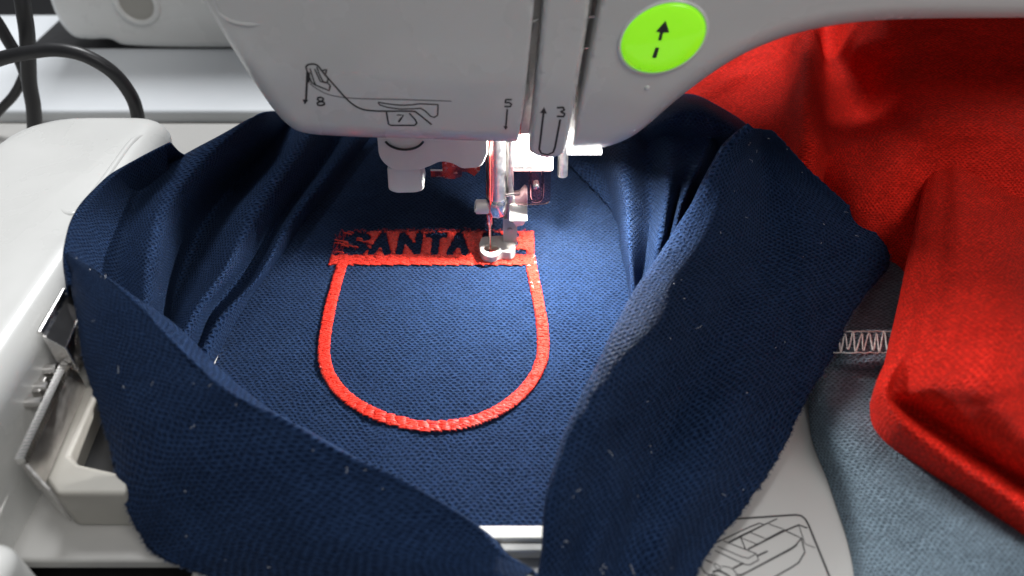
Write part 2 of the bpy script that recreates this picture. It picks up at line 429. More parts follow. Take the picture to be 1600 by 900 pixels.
# --- printed marks, on the shells
castL, castR, castS = Cast(head_l), Cast(head_r), Cast(strip)
k = 6.154
def c6(p): return [(460 + x / k, 80 + y / k) for x, y in p]       # coordinates read off an enlarged view of the drawing
main = [
    (.055, c6([(125, 200), (112, 470)])), (.09, c6([(135, 200), (128, 300)])),
    (.045, c6([(110, 150), (130, 130), (180, 122), (225, 138), (270, 195), (330, 265), (410, 355), (500, 455), (570, 515), (650, 555), (760, 572), (900, 575), (1060, 575), (1150, 578), (1190, 600), (1320, 705)]), 1),
    (.04, c6([(110, 150), (125, 200), (165, 300), (205, 325), (335, 378), (345, 330), (318, 300)]), 0),
    (.035, c6([(150, 165), (185, 280), (205, 325)])), (.035, c6([(195, 170), (250, 290), (312, 305), (325, 265)])),
    (.035, c6([(240, 220), (275, 290), (310, 300)])), (.035, c6([(215, 150), (240, 220)])), (.04, c6([(270, 185), (312, 175), (300, 215)])),
    (.035, c6([(805, 490), (900, 505), (1020, 518), (1120, 515), (1200, 505), (1290, 508), (1382, 512)]), 1),
    (.035, c6([(805, 490), (820, 515), (900, 540), (1020, 555), (1130, 552), (1215, 548), (1260, 575), (1310, 625), (1345, 635), (1378, 615), (1382, 512)]), 0),
    (.045, c6([(885, 585), (905, 700), (930, 712), (1155, 712), (1178, 690), (1160, 655), (1105, 595)]), 0),
    (.035, c6([(985, 612), (1050, 612), (1000, 680)])), (.05, c6([(1030, 640), (1002, 680)])),
    (.05, c6([(250, 482), (222, 465), (228, 446), (255, 442), (278, 452), (274, 474), (250, 482), (220, 498), (225, 516), (255, 521), (288, 512), (288, 492), (250, 482)]), 0),
]
strokes('threading_mark', main, castL, M['ink'], mach)
strokes('threading_mark', [(.028, c6([(150, 310), (200, 350), (300, 405), (430, 438), (620, 455), (1000, 463), (1510, 480)]), 1)], castL, M['ink_soft'], mach, lift=.004)
patchpoly('arrow_head', c6([(78, 462), (135, 468), (100, 512)]), castL, M['ink'], mach)
k5 = 3.46
def c5(p): return [(780 + x / k5, y / k5) for x, y in p]
strokes('number_mark', [(.05, c5([(68, 538), (36, 538), (32, 555), (52, 553), (66, 562), (60, 576), (28, 575)]), 0), (.045, c5([(44, 590), (36, 685)]))], castL, M['ink'], mach)
patchpoly('arrow_head', c5([(22, 680), (48, 684), (34, 702)]), castL, M['ink'], mach)
strokes('number_mark', [(.055, c5([(312, 582), (345, 580), (352, 594), (332, 603), (354, 614), (348, 630), (312, 628)]), 0),
                        (.055, c5([(330, 645), (302, 795), (292, 822), (262, 836), (228, 828), (216, 806), (222, 760), (240, 605)]), 0)], castS, M['ink'], mach)
patchpoly('arrow_head', c5([(220, 610), (258, 614), (243, 578)]), castS, M['ink'], mach)

# --- start/stop button: an oval dome in a ring
def oval(s, n=48):
    w, h, r = 70.0, 57.5, .27; out = []
    L11 = w; L21 = r * h; L22 = h * math.sqrt(1 - r * r)
    for i in range(n):
        a = 2 * math.pi * i / n; u, v = math.cos(a), math.sin(a)
        out.append((1036 + s * L11 * u, 57.5 - s * (L21 * u + L22 * v)))
    return out
def rings(name, spec, cast, m, parent, cap=True):
    v = []; f = []; n = 48
    for s_, lift in spec:
        for p in oval(s_, n):
            h = cast(*p); v.append(h[0] + h[1] * lift)
    for i in range(len(spec) - 1):
        for j in range(n): f.append((i * n + j, i * n + (j + 1) % n, (i + 1) * n + (j + 1) % n, (i + 1) * n + j))
    if cap: f.append(tuple((len(spec) - 1) * n + j for j in range(n)))
    return obj(name, v, f, m, parent)
btn = rings('start_button', [(.93, .0), (.93, .07), (.91, .10), (.85, .125), (.7, .155), (.5, .175), (.25, .185), (.08, .19)], castR, M['green'], mach)
tag(btn, 'bright green oval button with black arrow')
rings('button_ring', [(1.03, -.02), (1.02, .03), (.99, .065), (.955, .06), (.935, .0)], castR, M['ring'], btn, cap=False)
castB = Cast(btn)
k6 = 6.0
def c7(p): return [(940 + x / k6, y / k6) for x, y in p]
patchpoly('arrow_mark', c7([(600, 190), (636, 304), (578, 308), (560, 380), (527, 378), (545, 305), (505, 298)]), castB, M['ink'], btn)
patchpoly('dash_mark', c7([(505, 442), (542, 446), (512, 545), (470, 542)]), castB, M['ink'], btn)
# two drops of water on the housing
def blob(name, px, py, r, cast, m, parent):
    p, n = cast(px, py); nn = Vector(n); e1 = np.array(nn.orthogonal().normalized()); e2 = np.cross(n, e1); v = []; f = []
    for i in range(5):
        a = i / 4 * math.pi / 2
        for j in range(12):
            b_ = j / 12 * 2 * math.pi; v.append(p + (e1 * math.cos(b_) + e2 * math.sin(b_) * .8) * r * math.cos(a) + n * r * .6 * math.sin(a))
    for i in range(4):
        for j in range(12): f.append((i * 12 + j, i * 12 + (j + 1) % 12, (i + 1) * 12 + (j + 1) % 12, (i + 1) * 12 + j))
    return obj(name, v, f, m, parent)
blob('water_drop', 1011, 137, .075, castR, M['ring'], mach); blob('water_drop', 991, 204, .04, castR, M['ring'], mach)

cr_ = []
for px, py in curve([(330, -4), (338, 16), (350, 28), (368, 36), (390, 39), (412, 38)], 24):
    p_, n_ = castL(px, py); cr_.append(p_ - n_ * .045)
MB().tube(cr_, np.r_[np.full(6, .075), np.full(12, .075), np.linspace(.075, .04, 6)], 12).build('shell_crease', M['head'], mach)
# --- lamp under the head
a, b = Wy(886, 233, -.02), Wy(940, 233, -.02)
zl = a[2] - .02
lamp = MB().box(((a[0] + b[0]) / 2, .55, zl), (b[0] - a[0], 1.5, .13)).build('lamp_window', M['led'], mach, bevel=.03); tag(lamp, 'glowing white lamp strip under the head')
L = area('machine_lamp', (1.75, 1.15, zl - .12), (-0.3, -2.4, 0), 1.1, .66, (1, .98, .96), .6)
# --- underside parts: white bracket lit by the lamp
NY = 1.62
def pxpoly(pts, y): return [tuple(Wy(px, py, y)[[0, 2]]) for px, py in pts]
MB().prism(roundpoly(pxpoly([(800, 205), (866, 205), (864, 268), (800, 268)], 1.7), .08), 'y', 1.7, 1.95).build('lamp_bracket', M['beige'], mach, bevel=.03)
MB().tube([Wy(880, 225, 2.3), Wy(879, 274, 2.3)], .16, 20).build('thread_cutter_post', M['steel'], mach)
# clear guard with a slot and pin
g = roundpoly(pxpoly([(797, 262), (861, 262), (860, 318), (806, 320)], 1.5), [.02, .02, .25, .1])
MB().prism(g, 'y', 1.45, 1.54).build('clear_guard', M['red_shine'], mach, bevel=.02)
MB().tube(curve([Wy(px, py, 1.42) for px, py in [(829, 268), (828, 300), (830, 312), (838, 315), (846, 311), (848, 296), (848, 268)]], 24), .04, 8).build('guard_slot', M['red_shine'], mach)
mb = MB(); p = Wy(838, 292, 1.4); mb.tube([p + [0, .25, 0], p], [.1, .1], 16).tube([p, p - [0, .04, 0]], [.1, .05], 16); mb.build('guard_pin', M['chrome'], mach)
# needle bar, clamp, needle
xb = Wy(775, 260, NY)[0]; zc = Wy(775, 316, NY)[2]
MB().tube([(xb, NY, zc - .1), (xb, NY, 8.0)], .31, 24).build('needle_bar', M['steel'], mach)
MB().tube([(xb + .42, NY + .15, zc - .75), (xb + .42, NY + .15, 8.0)], .12, 16).build('presser_bar', M['steel'], mach)
cl = MB().tube([(xb, NY, zc - .42), (xb, NY, zc - .36), (xb, NY, zc + .2), (xb, NY, zc + .26)], [.28, .33, .33, .28], 24).build('needle_clamp', M['chrome'], mach)
sc = MB(); xs = Wy(743, 322, NY)[0]; zs = Wy(743, 323, NY)[2]
sc.tube([(xs, NY, zs), (xs + .03, NY, zs), (xs + .5, NY, zs)], [.2, .235, .235], 24).box((xs - .005, NY, zs), (.05, .5, .07))
sc.build('clamp_screw', M['nickel'], cl)
xn = Wy(766, 380, NY)[0]
MB().tube([(xn, NY, 3.0), (xn, NY, 1.35), (xn, NY, 1.25), (xn, NY, .3), (xn, NY, 0.02)], [.1, .1, .05, .045, .008], 14).build('needle', M['chrome'], mach)
# presser foot of clear plastic on a steel shank
hc = Wz(767, 394, .2)[:2]
fo = np.array(roundpoly([tuple(Wz(px, py, .18)[:2]) for px, py in [(752, 378), (784, 376), (804, 378), (806, 396), (799, 404), (783, 401), (770, 408), (754, 405), (748, 393)]], .14)) - hc
fo = np.vstack([fo, fo[:1]]); outer_, inner_ = [], []
for q_ in np.linspace(0, 2 * math.pi, 48, endpoint=False):
    d_ = np.array([math.cos(q_), math.sin(q_)]); best = .3
    for a_, b_ in zip(fo[:-1], fo[1:]):
        e_ = b_ - a_; det = d_[0] * -e_[1] + d_[1] * e_[0]
        if abs(det) < 1e-9: continue
        t_ = (a_[0] * -e_[1] + a_[1] * e_[0]) / det; u_ = (d_[0] * a_[1] - d_[1] * a_[0]) / det
        if t_ > 0 and -1e-6 <= u_ <= 1 + 1e-6: best = max(best, t_)
    outer_.append(tuple(hc + d_ * best)); inner_.append(tuple(hc + d_ * .24))
def loop(name, outer, inner, z0, z1, m, parent, bevel=.08):
    n = len(outer); v = [(*p, z1) for p in inner] + [(*p, z1) for p in outer] + [(*p, z0) for p in inner] + [(*p, z0) for p in outer]; f = []
    for k in range(n):
        q = (k + 1) % n
        f += [(k, n + k, n + q, q), (2 * n + k, 2 * n + q, 3 * n + q, 3 * n + k), (k, q, 2 * n + q, 2 * n + k), (n + k, 3 * n + k, 3 * n + q, n + q)]
    return MB().add(v, f).build(name, m, parent, bevel=bevel, seg=3)
foot = loop('presser_foot', outer_, inner_, .08, .42, M['clear'], mach, .04)
tag(foot, 'clear plastic embroidery foot with round needle opening')
fy = 1.95
c0 = Wy(797, 372, fy)
MB().prism(roundpoly([(c0[0] - .23, .3), (c0[0] + .23, .3), (c0[0] + .23, 1.4), (c0[0] - .23, 1.4)], [.02, .02, .18, .18]), 'y', fy - .14, fy + .16).build('foot_post', M['clear'], foot, bevel=.05, seg=3)
cr = Wz(767, 394, .36)
ringp = [(cr[0] + .3 * math.cos(t), cr[1] +   .3 * math.sin(t), .43) for t in np.linspace(0, 2 * math.pi, 33)]
MB().tube(ringp, .045, 8, cap=False).build('foot_ring', M['clear'], foot)
mb = MB(); mb.tube([(c0[0], fy - .16, .95), (c0[0], fy - .2, .95)], [.09, .07], 14); mb.build('foot_rivet', M['clear'], foot)
shy = 1.8
sh = MB().prism(pxpoly([(790, 318), (792, 309), (812, 305), (820, 296), (824, 300), (824, 338), (818, 350), (806, 352), (798, 340), (793, 330)], shy), 'y', shy - .1, shy + .35).build('foot_shank', M['nickel'], mach, bevel=.04)
mbp = MB().prism(pxpoly([(795, 320), (824, 320), (824, 338), (796, 338)], shy - .2), 'y', shy - .28, shy - .1)
zl_ = min(v[2] for v in mbp.v); mbp.v = [(x, y + (z - zl_) * .6 - .2, z) for x, y, z in mbp.v]; mbp.build('shank_plate', M['nickel'], sh, bevel=.03)
MB().tube(curve([Wy(px, py, shy - .25) for px, py in [(774, 312), (783, 308), (792, 305), (803, 303), (812, 303)]], 14), .05, 8).build('shank_spring', M['chrome'], sh)
# needle threader: white lever with a stubby handle and a small steel hook plate
LY = 1.0
lev = MB().prism(roundpoly(pxpoly([(588, 200), (762, 200), (762, 240), (752, 262), (722, 264), (706, 255), (688, 252), (668, 262), (640, 268), (612, 266), (592, 248)], LY), [.05, .05, .1, .2, .1, .2, .2, .2, .3, .3, .3]), 'y', LY, LY + 1.3).build('threader_lever', M['lever'], mach, bevel=.16, seg=4)
tag(lev, 'white plastic threader lever')
kp = pxpoly([(606, 258), (656, 256), (664, 291), (652, 296), (620, 297), (608, 292)], LY + .3)
MB().prism(roundpoly(kp, [.05, .05, .12, .12, .12, .1]), 'y', LY + .12, LY + .9).build('lever_handle', M['lever'], lev, bevel=.07, seg=3)
p = Wy(631, 214, LY - .05)
MB().tube([p + np.array([.58 * math.cos(t), -.0, .42 * math.sin(t)]) for t in np.linspace(math.pi * 1.12, math.pi * 1.88, 16)], .035, 8).build('lever_groove', M['dark'], lev)
hp = pxpoly([(671, 276), (690, 277), (690, 250), (752, 250), (750, 276), (740, 290), (730, 280), (722, 279), (720, 291), (708, 297), (694, 296), (690, 292), (671, 292)], 1.9)
mb = MB().prism(hp, 'y', 1.9, 2.0); zt = max(v[2] for v in mb.v)
mb.v = [(x, y + (zt - z) * .55, z) for x, y, z in mb.v]; mb.build('threader_hook', M['chrome'], mach, bevel=.015)

# ================================================================== HOOP
hoop = empty('embroidery_hoop', (-2.2, .2, BED), 'pale plastic embroidery hoop, its rim peeping out around the flat navy cloth', 'hoop')
HX0, HX1, HY0, HY1 = -8.55, 4.05, -8.55, 9.4
def ringframe(x0, x1, y0, y1, w, z0, z1, r):
    i = roundpoly([(x0, y0), (x1, y0), (x1, y1), (x0, y1)], r, 8); o = roundpoly([(x0 - w, y0 - w), (x1 + w, y0 - w), (x1 + w, y1 + w), (x0 - w, y1 + w)], r + w, 8)
    n = len(i); v = [(*p, z1) for p in i] + [(*p, z1) for p in o] + [(*p, z0) for p in i] + [(*p, z0) for p in o]; f = []
    for k in range(n):
        q = (k + 1) % n
        f += [(k, n + k, n + q, q), (2 * n + k, 2 * n + q, 3 * n + q, 3 * n + k), (k, q, 2 * n + q, 2 * n + k), (n + k, 3 * n + k, 3 * n + q, n + q)]
    return v, f
v, f = ringframe(HX0, HX1, HY0, HY1, .35, -.25, .22, 1.0); MB().add(v, f).build('inner_ring', M['lever'], hoop, bevel=.05)
v, f = ringframe(HX0 - .38, HX1 + .38, HY0 - .38, HY1 + .38, .2, -.28, .1, 2.6); MB().add(v, f).build('outer_ring', M['lever'], hoop, bevel=.05)
# carriage bracket on the left: raised frame with a dark window
bo = [tuple(Wz(px, py, .9)[:2]) for px, py in [(150, 520), (45, 745), (215, 790), (300, 640)]]
def loop(name, outer, inner, z0, z1, m, parent, bevel=.08):
    n = len(outer); v = [(*p, z1) for p in inner] + [(*p, z1) for p in outer] + [(*p, z0) for p in inner] + [(*p, z0) for p in outer]; f = []
    for k in range(n):
        q = (k + 1) % n
        f += [(k, n + k, n + q, q), (2 * n + k, 2 * n + q, 3 * n + q, 3 * n + k), (k, q, 2 * n + q, 2 * n + k), (n + k, 3 * n + k, 3 * n + q, n + q)]
    return MB().add(v, f).build(name, m, parent, bevel=bevel, seg=3)
out = [tuple(Wz(px, py, 1.1)[:2]) for px, py in [(150, 500), (52, 728), (88, 772), (196, 772), (240, 520)]]
inn = [tuple(Wz(px, py, 1.1)[:2]) for px, py in [(172, 560), (108, 712), (122, 724), (185, 738), (215, 560)]]
loop('hoop_bracket', out, inn, BED + .03, 1.1, M['beige'], hoop, .22)
MB().prism([tuple(p) for p in inn], 'z', -.2, .35).build('bracket_window', M['dark'], hoop)

# ================================================================== EMBROIDERY UNIT (left)
unit = empty('embroidery_unit', (-14, -3, BED), 'glossy white embroidery arm with steel clip and toothed rail, left of the navy cloth', 'embroidery arm')
ux0, ux1, uy0, uy1, uz = -16.9, -11.55, -12.5, 5.3, 3.4
def rbox(name, x0, x1, y0, y1, z0, z1, rc, re, m, parent, taper=.0):
    """box with rounded plan corners and a rolled top edge; taper = outward lean of the walls"""
    levels = [(z0, -taper), (z1 - re, 0)] + [(z1 - re + re * math.sin(t), re * (1 - math.cos(t))) for t in np.linspace(.2, math.pi / 2, 7)]
    v = []; f = []; n = None
    for z, ins in levels:
        P = roundpoly([(x0 + ins, y0 + ins), (x1 - ins, y0 + ins), (x1 - ins, y1 - ins), (x0 + ins, y1 - ins)], [max(.05, r - ins * .6) for r in rc], 8); n = len(P)
        v += [(*p, z) for p in P]
    for i in range(len(levels) - 1):
        for j in range(n): f.append((i * n + j, i * n + (j + 1) % n, (i + 1) * n + (j + 1) % n, (i + 1) * n + j))
    # crowned top
    c = np.mean(np.array(v[-n:]), 0); k0 = len(v) - n
    for s_ in (.85, .6, .3):
        b_ = len(v); v += [tuple(c + (np.array(q) - c) * s_ + [0, 0, .18 * (1 - s_ * s_)]) for q in v[k0:k0 + n]]
        pb = b_ - n
        for j in range(n): f.append((pb + j, pb + (j + 1) % n, b_ + (j + 1) % n, b_ + j))
    f.append(tuple(range(len(v) - n, len(v))))
    o = MB().add(v, f).build(name, m, parent)
    o.modifiers[0].split_angle = math.radians(60)
    return o
cover = rbox('arm_cover', ux0, ux1, uy0, uy1, BED, uz, [1.0, .8, 1.1, 3.2], .75, M['white'], unit, taper=-.25)
# moulded crease on the cover (catches the light)
castU = Cast(cover); rb = []
for px, py in curve([(88, 316), (97, 328), (110, 333), (124, 327), (145, 302), (168, 271), (190, 240), (204, 222), (216, 212), (230, 209)], 40):
    p_, n_ = castU(px, py); rb.append(p_ - np.array([0, 0, .10]))
MB().tube(rb, np.r_[np.linspace(.07, .15, 10), np.full(22, .15), np.linspace(.15, .07, 8)], 14).build('cover_crease', M['white'], unit)
# steel clip
pc = [Wz(px, py, z) for px, py, z in [(101, 456, 3.3), (63, 523, 3.3), (103, 545, 2.9), (130, 480, 2.9)]]
dn = np.array([0, 0, -.9])
mb = MB(); v = pc + [p + dn for p in pc]
mb.add(v, [(0, 1, 2, 3), (0, 4, 5, 1), (1, 5, 6, 2), (2, 6, 7, 3), (3, 7, 4, 0)]); clip = mb.build('steel_clip', M['chrome'], unit, bevel=.05)
q = [p + np.array([0, 0, .03]) for p in (pc[0] * .75 + pc[3] * .25, pc[1] * .75 + pc[2] * .25, pc[2] * .97 + pc[1] * .03, pc[3] * .97 + pc[0] * .03)]
obj('clip_recess', q, [(0, 1, 2, 3)], M['dark'], clip)
MB().tube([pc[0] + [0, 0, .05], pc[1] + [0, 0, .05]], .07, 10).build('clip_edge', M['chrome'], clip)
# toothed rail: one strip, every tooth its own piece
r0, r1 = Wz(107, 562, 2.2), Wz(33, 722, 2.2); n_t = 30
ax = (r1 - r0) / np.linalg.norm(r1 - r0); sd = np.cross(ax, [0, 0, 1]); ang = math.atan2(ax[1], ax[0])
cm = (r0 + r1) / 2
rail = MB().box(cm - [0, 0, .55], (np.linalg.norm(r1 - r0), .12, 1.0), rz=ang).build('toothed_rail', M['steel'], unit, bevel=.02)
tooth = None
for i in range(n_t):
    p = r0 + (r1 - r0) * (i + .5) / n_t
    if tooth is None:
        tooth = MB().box((0, 0, 0), (.07, .2, .22), rz=ang).build('rail_tooth', M['chrome'], rail, smooth=False); t_ = tooth
        me = tooth.data; base = Vector(me.vertices[0].co)
        off0 = Vector(np.array(rail.parent.location))
    else:
        t_ = tooth.copy(); col.objects.link(t_)
    t_.location = Vector(p * S)
e2 = Wz(86, 783, 1.7)
MB().prism([(0, 0)] * 0 + [tuple(x) for x in [(r1[0], r1[1]), (r1[0] + .12, r1[1]), (e2[0] + .1, e2[1]), (e2[0], e2[1])]], 'z', .9, 2.15).build('rail_end', M['steel'], unit, bevel=.02)
for (px, py, r, l) in ((84, 578, .16, .4), (70, 604, .13, .45), (60, 628, .12, .3)):
    p = Wz(px, py, 2.1); s_ = -sd if sd[0] > 0 else sd
    MB().tube([p - s_ * .1, p + s_ * l, p + s_ * (l + .04)], [r, r, r * .7], 14).build('rail_screw', M['chrome'], unit)
p = Wz(62, 606, 2.0); MB().box(p, (.5, .3, .3), rz=ang).build('rail_block', M['steel'], unit, bevel=.04)
mb = MB().prism([tuple(Wz(px, py, .3)[:2]) for px, py in [(0, 700), (34, 728), (10, 800), (-30, 830)]], 'z', -.3, .3); mb.build('arm_shadow_block', M['dark'], unit, bevel=.03)  # dark block put in for the shadow in the gap beside the arm
# a rounded corner of something white at the very front left
knob = empty('white_housing_corner', (-11.3, -12, BED), 'rounded white plastic corner at the bottom left edge, in front of the dark gap', 'housing')
c = Wz(-25, 905, 1.6)
rbox('corner_shell', c[0] - 3.2, c[0] + .3, c[1] - 3, c[1] + .95, BED - 1.5, 1.6, [.4, .5, .7, .5], .4, M['white'], knob)

# ================================================================== BACKGROUND
def cable(name, pts, r, label):
    o = MB().tube(curve(pts, 60), r, 14).build(name, M['rubber']); tag(o, label, 'cable', 'black cables behind the arm'); return o
cable('black_cable', [Wy(px, py, 7.2) for px, py in [(-60, 120), (-5, 94), (40, 83), (85, 78), (130, 86), (175, 112), (204, 148), (215, 180), (218, 215), (216, 260)]], .24, 'thick black cable arching in a loop above the white arm')
cable('black_cable', [Wy(px, py, 8.5) for px, py in [(28, -40), (36, 10), (42, 50), (44, 90), (46, 130), (52, 165), (54, 200), (50, 250)]], .27, 'dark grey upright cable dropping straight behind the arm')
cable('black_cable', [Wy(px, py, 9.5) for px, py in [(-40, -5), (-8, 30), (14, 66), (30, 92), (40, 118), (48, 150), (52, 200)]], .22, 'black cable slanting down from the upper left corner')
cable('black_cable', [Wy(px, py, 10) for px, py in [(-30, 205), (0, 172), (22, 148), (37, 118), (42, 90), (40, 40), (30, -30)]], .18, 'thin dark cable bending out to the left edge under the loop')
m2 = empty('second_machine', (-9, 20, -.75), 'blurred white machine housing with round recess, behind at the upper left', 'machine')
y2 = 18.2
o2 = pxpoly(curve([(60, -60), (78, 0), (92, 32), (108, 52), (125, 61), (150, 62), (172, 62), (182, 66), (196, 71), (250, 74), (330, 75), (420, 75), (520, 75)], 50), y2)
out2 = o2 + [(o2[-1][0], o2[0][1] + 5), (o2[0][0] - .3, o2[0][1] + 5)]
sh2 = shell('housing', out2, o2, .5, None, 0, lambda x, z: np.full_like(x, y2 - .3) + 0 * z, 26, M['white'], m2, step=.6)
p = Wy(213, 5, y2 - .32)
tor = [(p[0] + .95 * math.cos(t), p[1] + .02, p[2] + .95 * math.sin(t)) for t in np.linspace(0, 2 * math.pi, 41)]
MB().tube(tor, .16, 10, cap=False).build('recess_rim', M['white'], m2)
obj('recess_floor', [(q[0], q[1] - .03, q[2]) for q in tor[:-1]], [tuple(range(40))], M['beige'], m2)
lipz = Wy(260, 79, y2 - .3)
shadow2 = MB().box(((lipz[0] + 4), y2 + 2, lipz[2] - .5), (22, 4, 1.0)).build('housing_shadow', M['dark'], m2, bevel=.1)  # dark strip standing in for the shadow under the housing

# ================================================================== NAVY JERSEY
jersey = empty('navy_jersey', (-2, 0, BED), 'navy knit jersey with red shield embroidery, stretched in the hoop and folded up around it', 'jersey')
def patch(name, C, nu, nv, m, parent, thick=.055, wr=.03, wscale=1.4, seed=0, smooth_ctrl=None, uvrot=False, jag=None, fine=0, crease=0, cscale=.55):
    """cloth surface through a grid of control points C[u][v] (world cm)"""
    C = np.asarray(C, float); A = catmull(C.shape[0], nu); B = catmull(C.shape[1], nv)
    P = np.einsum('ai,ijk,bj->abk', A, C, B)
    du = np.gradient(P, axis=0); dv = np.gradient(P, axis=1); Nn = np.cross(du, dv); Nn /= np.linalg.norm(Nn, axis=-1, keepdims=True) + 1e-9
    if wr: P = P + Nn * (vnoise(P * wscale, seed) * wr)[..., None]
    if fine: P = P + Nn * (vnoise(P * wscale * 3.3, seed + 50) * fine)[..., None]
    if crease: P = P - Nn * (crease * (np.exp(-(vnoise(P * cscale, seed + 77, 5) / .22) ** 2) - .5 * np.exp(-((vnoise(P * cscale * 1.7, seed + 99, 5) - .4) / .2) ** 2)))[..., None]
    su = np.r_[0, np.cumsum(np.linalg.norm(np.diff(P, axis=0), axis=-1).mean(1))]
    sv = np.r_[0, np.cumsum(np.linalg.norm(np.diff(P, axis=1), axis=-1).mean(0))]
    if jag is not None:                   # raw cut edge on the last v column
        r = np.random.default_rng(seed + 9); k = r.normal(size=nu) * .022 + np.convolve(r.normal(size=nu + 6), np.ones(7) / 7, 'valid') * .05
        e = P[:, -1] - P[:, -2]; e /= np.linalg.norm(e, axis=1)[:, None] + 1e-9; P[:, -1] += e * k[:, None]
    U, Vv = np.meshgrid(su, sv, indexing='ij'); uv = np.stack([Vv, U] if uvrot else [U, Vv], -1).reshape(-1, 2)
    idx = np.arange(nu * nv).reshape(nu, nv)
    F = np.stack([idx[:-1, :-1], idx[1:, :-1], idx[1:, 1:], idx[:-1, 1:]], -1).reshape(-1, 4)
    o = obj(name, P.reshape(-1, 3), F, m, parent, uv=uv)
    if thick: mods(o, solid=thick, offset=0)
    return o, P
# --- flat panel in the hoop
gx, gy = 90, 120
X, Y = np.meshgrid(np.linspace(HX0 - .2, HX1 + .2, gx), np.linspace(HY0 - .05, HY1 + .2, gy), indexing='ij')
CLP = curve([Wz(px, py, .02)[:2] for px, py in [(537, 404), (516, 478), (506, 556), (543, 622), (590, 649), (686, 666), (785, 637), (846, 562), (842, 478), (828, 404)]], 60)
dC = poly_dist(np.stack([X, Y], -1).reshape(-1, 2), CLP).reshape(X.shape)
Zp = .014 * vnoise(np.stack([X, Y], -1) * .9, 3) - .02 + (.02 * vnoise(np.stack([X, Y], -1) * 3.2, 5) - .01) * np.exp(-((dC - .45) / .4) ** 2)
idx = np.arange(gx * gy).reshape(gx, gy)
F = np.stack([idx[:-1, :-1], idx[1:, :-1], idx[1:, 1:], idx[:-1, 1:]], -1).reshape(-1, 4)
panel = obj('hooped_panel', np.stack([X, Y, Zp], -1).reshape(-1, 3), F, M['navy'], jersey, uv=np.stack([X, Y], -1).reshape(-1, 2))
mods(panel, solid=.05, offset=-1)

def line(pts): return [Wz(*p) for p in pts]
# --- pleats left of the hoop (lines run front to back)
LA = [
 line([(306, 610, .12), (362, 510, .12), (424, 420, .15), (474, 345, .15), (534, 270, .2), (590, 200, .3)]),
 line([(298, 600, .6), (346, 500, .7), (406, 430, .8), (452, 350, .8), (512, 270, .8), (570, 195, .8)]),
 line([(288, 600, .45), (328, 492, .45), (384, 425, .45), (430, 350, .45), (490, 270, .5), (545, 190, .6)]),
 line([(268, 570, 1.5), (304, 490, 1.6), (350, 420, 1.75), (392, 335, 1.8), (445, 255, 1.8), (505, 180, 1.8)]),
 line([(255, 570, .5), (266, 490, .45), (284, 425, .4), (325, 338, .5), (385, 268, .7), (462, 180, 1.2)]),
 line([(228, 530, 2.4), (232, 475, 2.7), (240, 405, 3.0), (268, 315, 3.1), (325, 243, 3.2), (408, 177, 3.2)]),
 line([(178, 500, 2.4), (178, 440, 2.6), (186, 385, 2.8), (210, 320, 2.9), (240, 268, 3.0), (302, 240, 3.0)]),
 line([(108, 445, 3.7), (101, 385, 4.2), (117, 335, 4.2), (152, 295, 4.2), (194, 261, 4.2), (264, 224, 4.2)]),
]
LA.append([p + np.array([-.55, .35, -1.6]) for p in LA[-1]]); LA.append([p + np.array([-.2, .3, -1.6]) for p in LA[-1]])
patch('left_pleats', LA, 150, 90, M['navy'], jersey, wr=.035, wscale=1.1, seed=11, fine=.006)
# --- front flap, folded up and over towards the camera
ridge = [(112, 398, 4.05), (160, 430, 4.1), (213, 472, 4.0), (335, 594, 3.4), (413, 642, 3.0), (535, 708, 2.5), (636, 753, 2.1), (738, 814, 1.6), (784, 863, 1.2), (835, 892, 1.0)]
low = [(108, 408, 3.9), (114, 460, 3.5), (131, 540, 2.9), (162, 655, 1.9), (199, 782, .7), (235, 850, .0), (296, 891, -.1), (450, 935, -.15), (620, 960, -.15), (760, 975, -.15)]
R_, L_ = np.array(line(ridge)), np.array(line(low))
wl = np.array([.3, .5, .8, 1, 1, 1, 1, 1, .8, .6])[:, None]
inner = R_ + np.array([.4, .65, -1.6]) * wl; lip = R_ + np.array([.03, .09, -.42]) * wl
def between(t, b): return R_ * (1 - t) + L_ * t + np.array([0, -.25, 1.0]) * b * np.linspace(.35, 1, 10)[:, None]
FB = np.stack([inner, lip, R_, between(.05, .10), between(.14, .22), between(.35, .42), between(.62, .5), between(.85, .32), L_], 1)
_, PB = patch('front_flap', FB, 190, 110, M['navy'], jersey, wr=.06, wscale=.75, seed=21, jag=1, fine=.007, crease=.06)
# --- pleats right of the hoop, lit by the lamp
LC = [
 line([(978, 540, .1), (984, 470, .1), (974, 400, .15), (958, 333, .2), (896, 264, .3), (868, 228, .3)]),
 line([(981, 540, .35), (986, 470, .5), (977, 400, .6), (963, 322, .65), (930, 250, .8), (920, 200, .8)]),
 line([(984, 540, .6), (989, 462, .9), (985, 400, 1.3), (980, 320, 1.7), (973, 250, 2.0), (976, 205, 2.0)]),
 line([(990, 540, .4), (1000, 458, .45), (1009, 402, .7), (1016, 335, 1.1), (1013, 262, 1.5), (1010, 204, 1.8)]),
 line([(998, 540, .7), (1010, 455, 1.0), (1028, 388, 1.5), (1041, 312, 1.95), (1044, 256, 2.15), (1048, 203, 2.2)]),
 line([(1004, 540, .5), (1018, 450, .7), (1040, 385, .95), (1056, 322, 1.4), (1070, 272, 1.8), (1080, 208, 2.1)]),
 line([(1012, 540, .6), (1026, 448, .95), (1049, 380, 1.35), (1068, 310, 2.0), (1096, 255, 2.35), (1112, 215, 2.4)]),
 line([(1020, 540, .4), (1035, 450, .4), (1060, 390, .4), (1080, 335, .6), (1112, 270, 1.2), (1128, 222, 2.2)]),
 line([(1060, 540, .5), (1085, 450, .6), (1115, 390, .8), (1145, 330, 1.2), (1175, 270, 2.0), (1185, 222, 3.0)]),
]
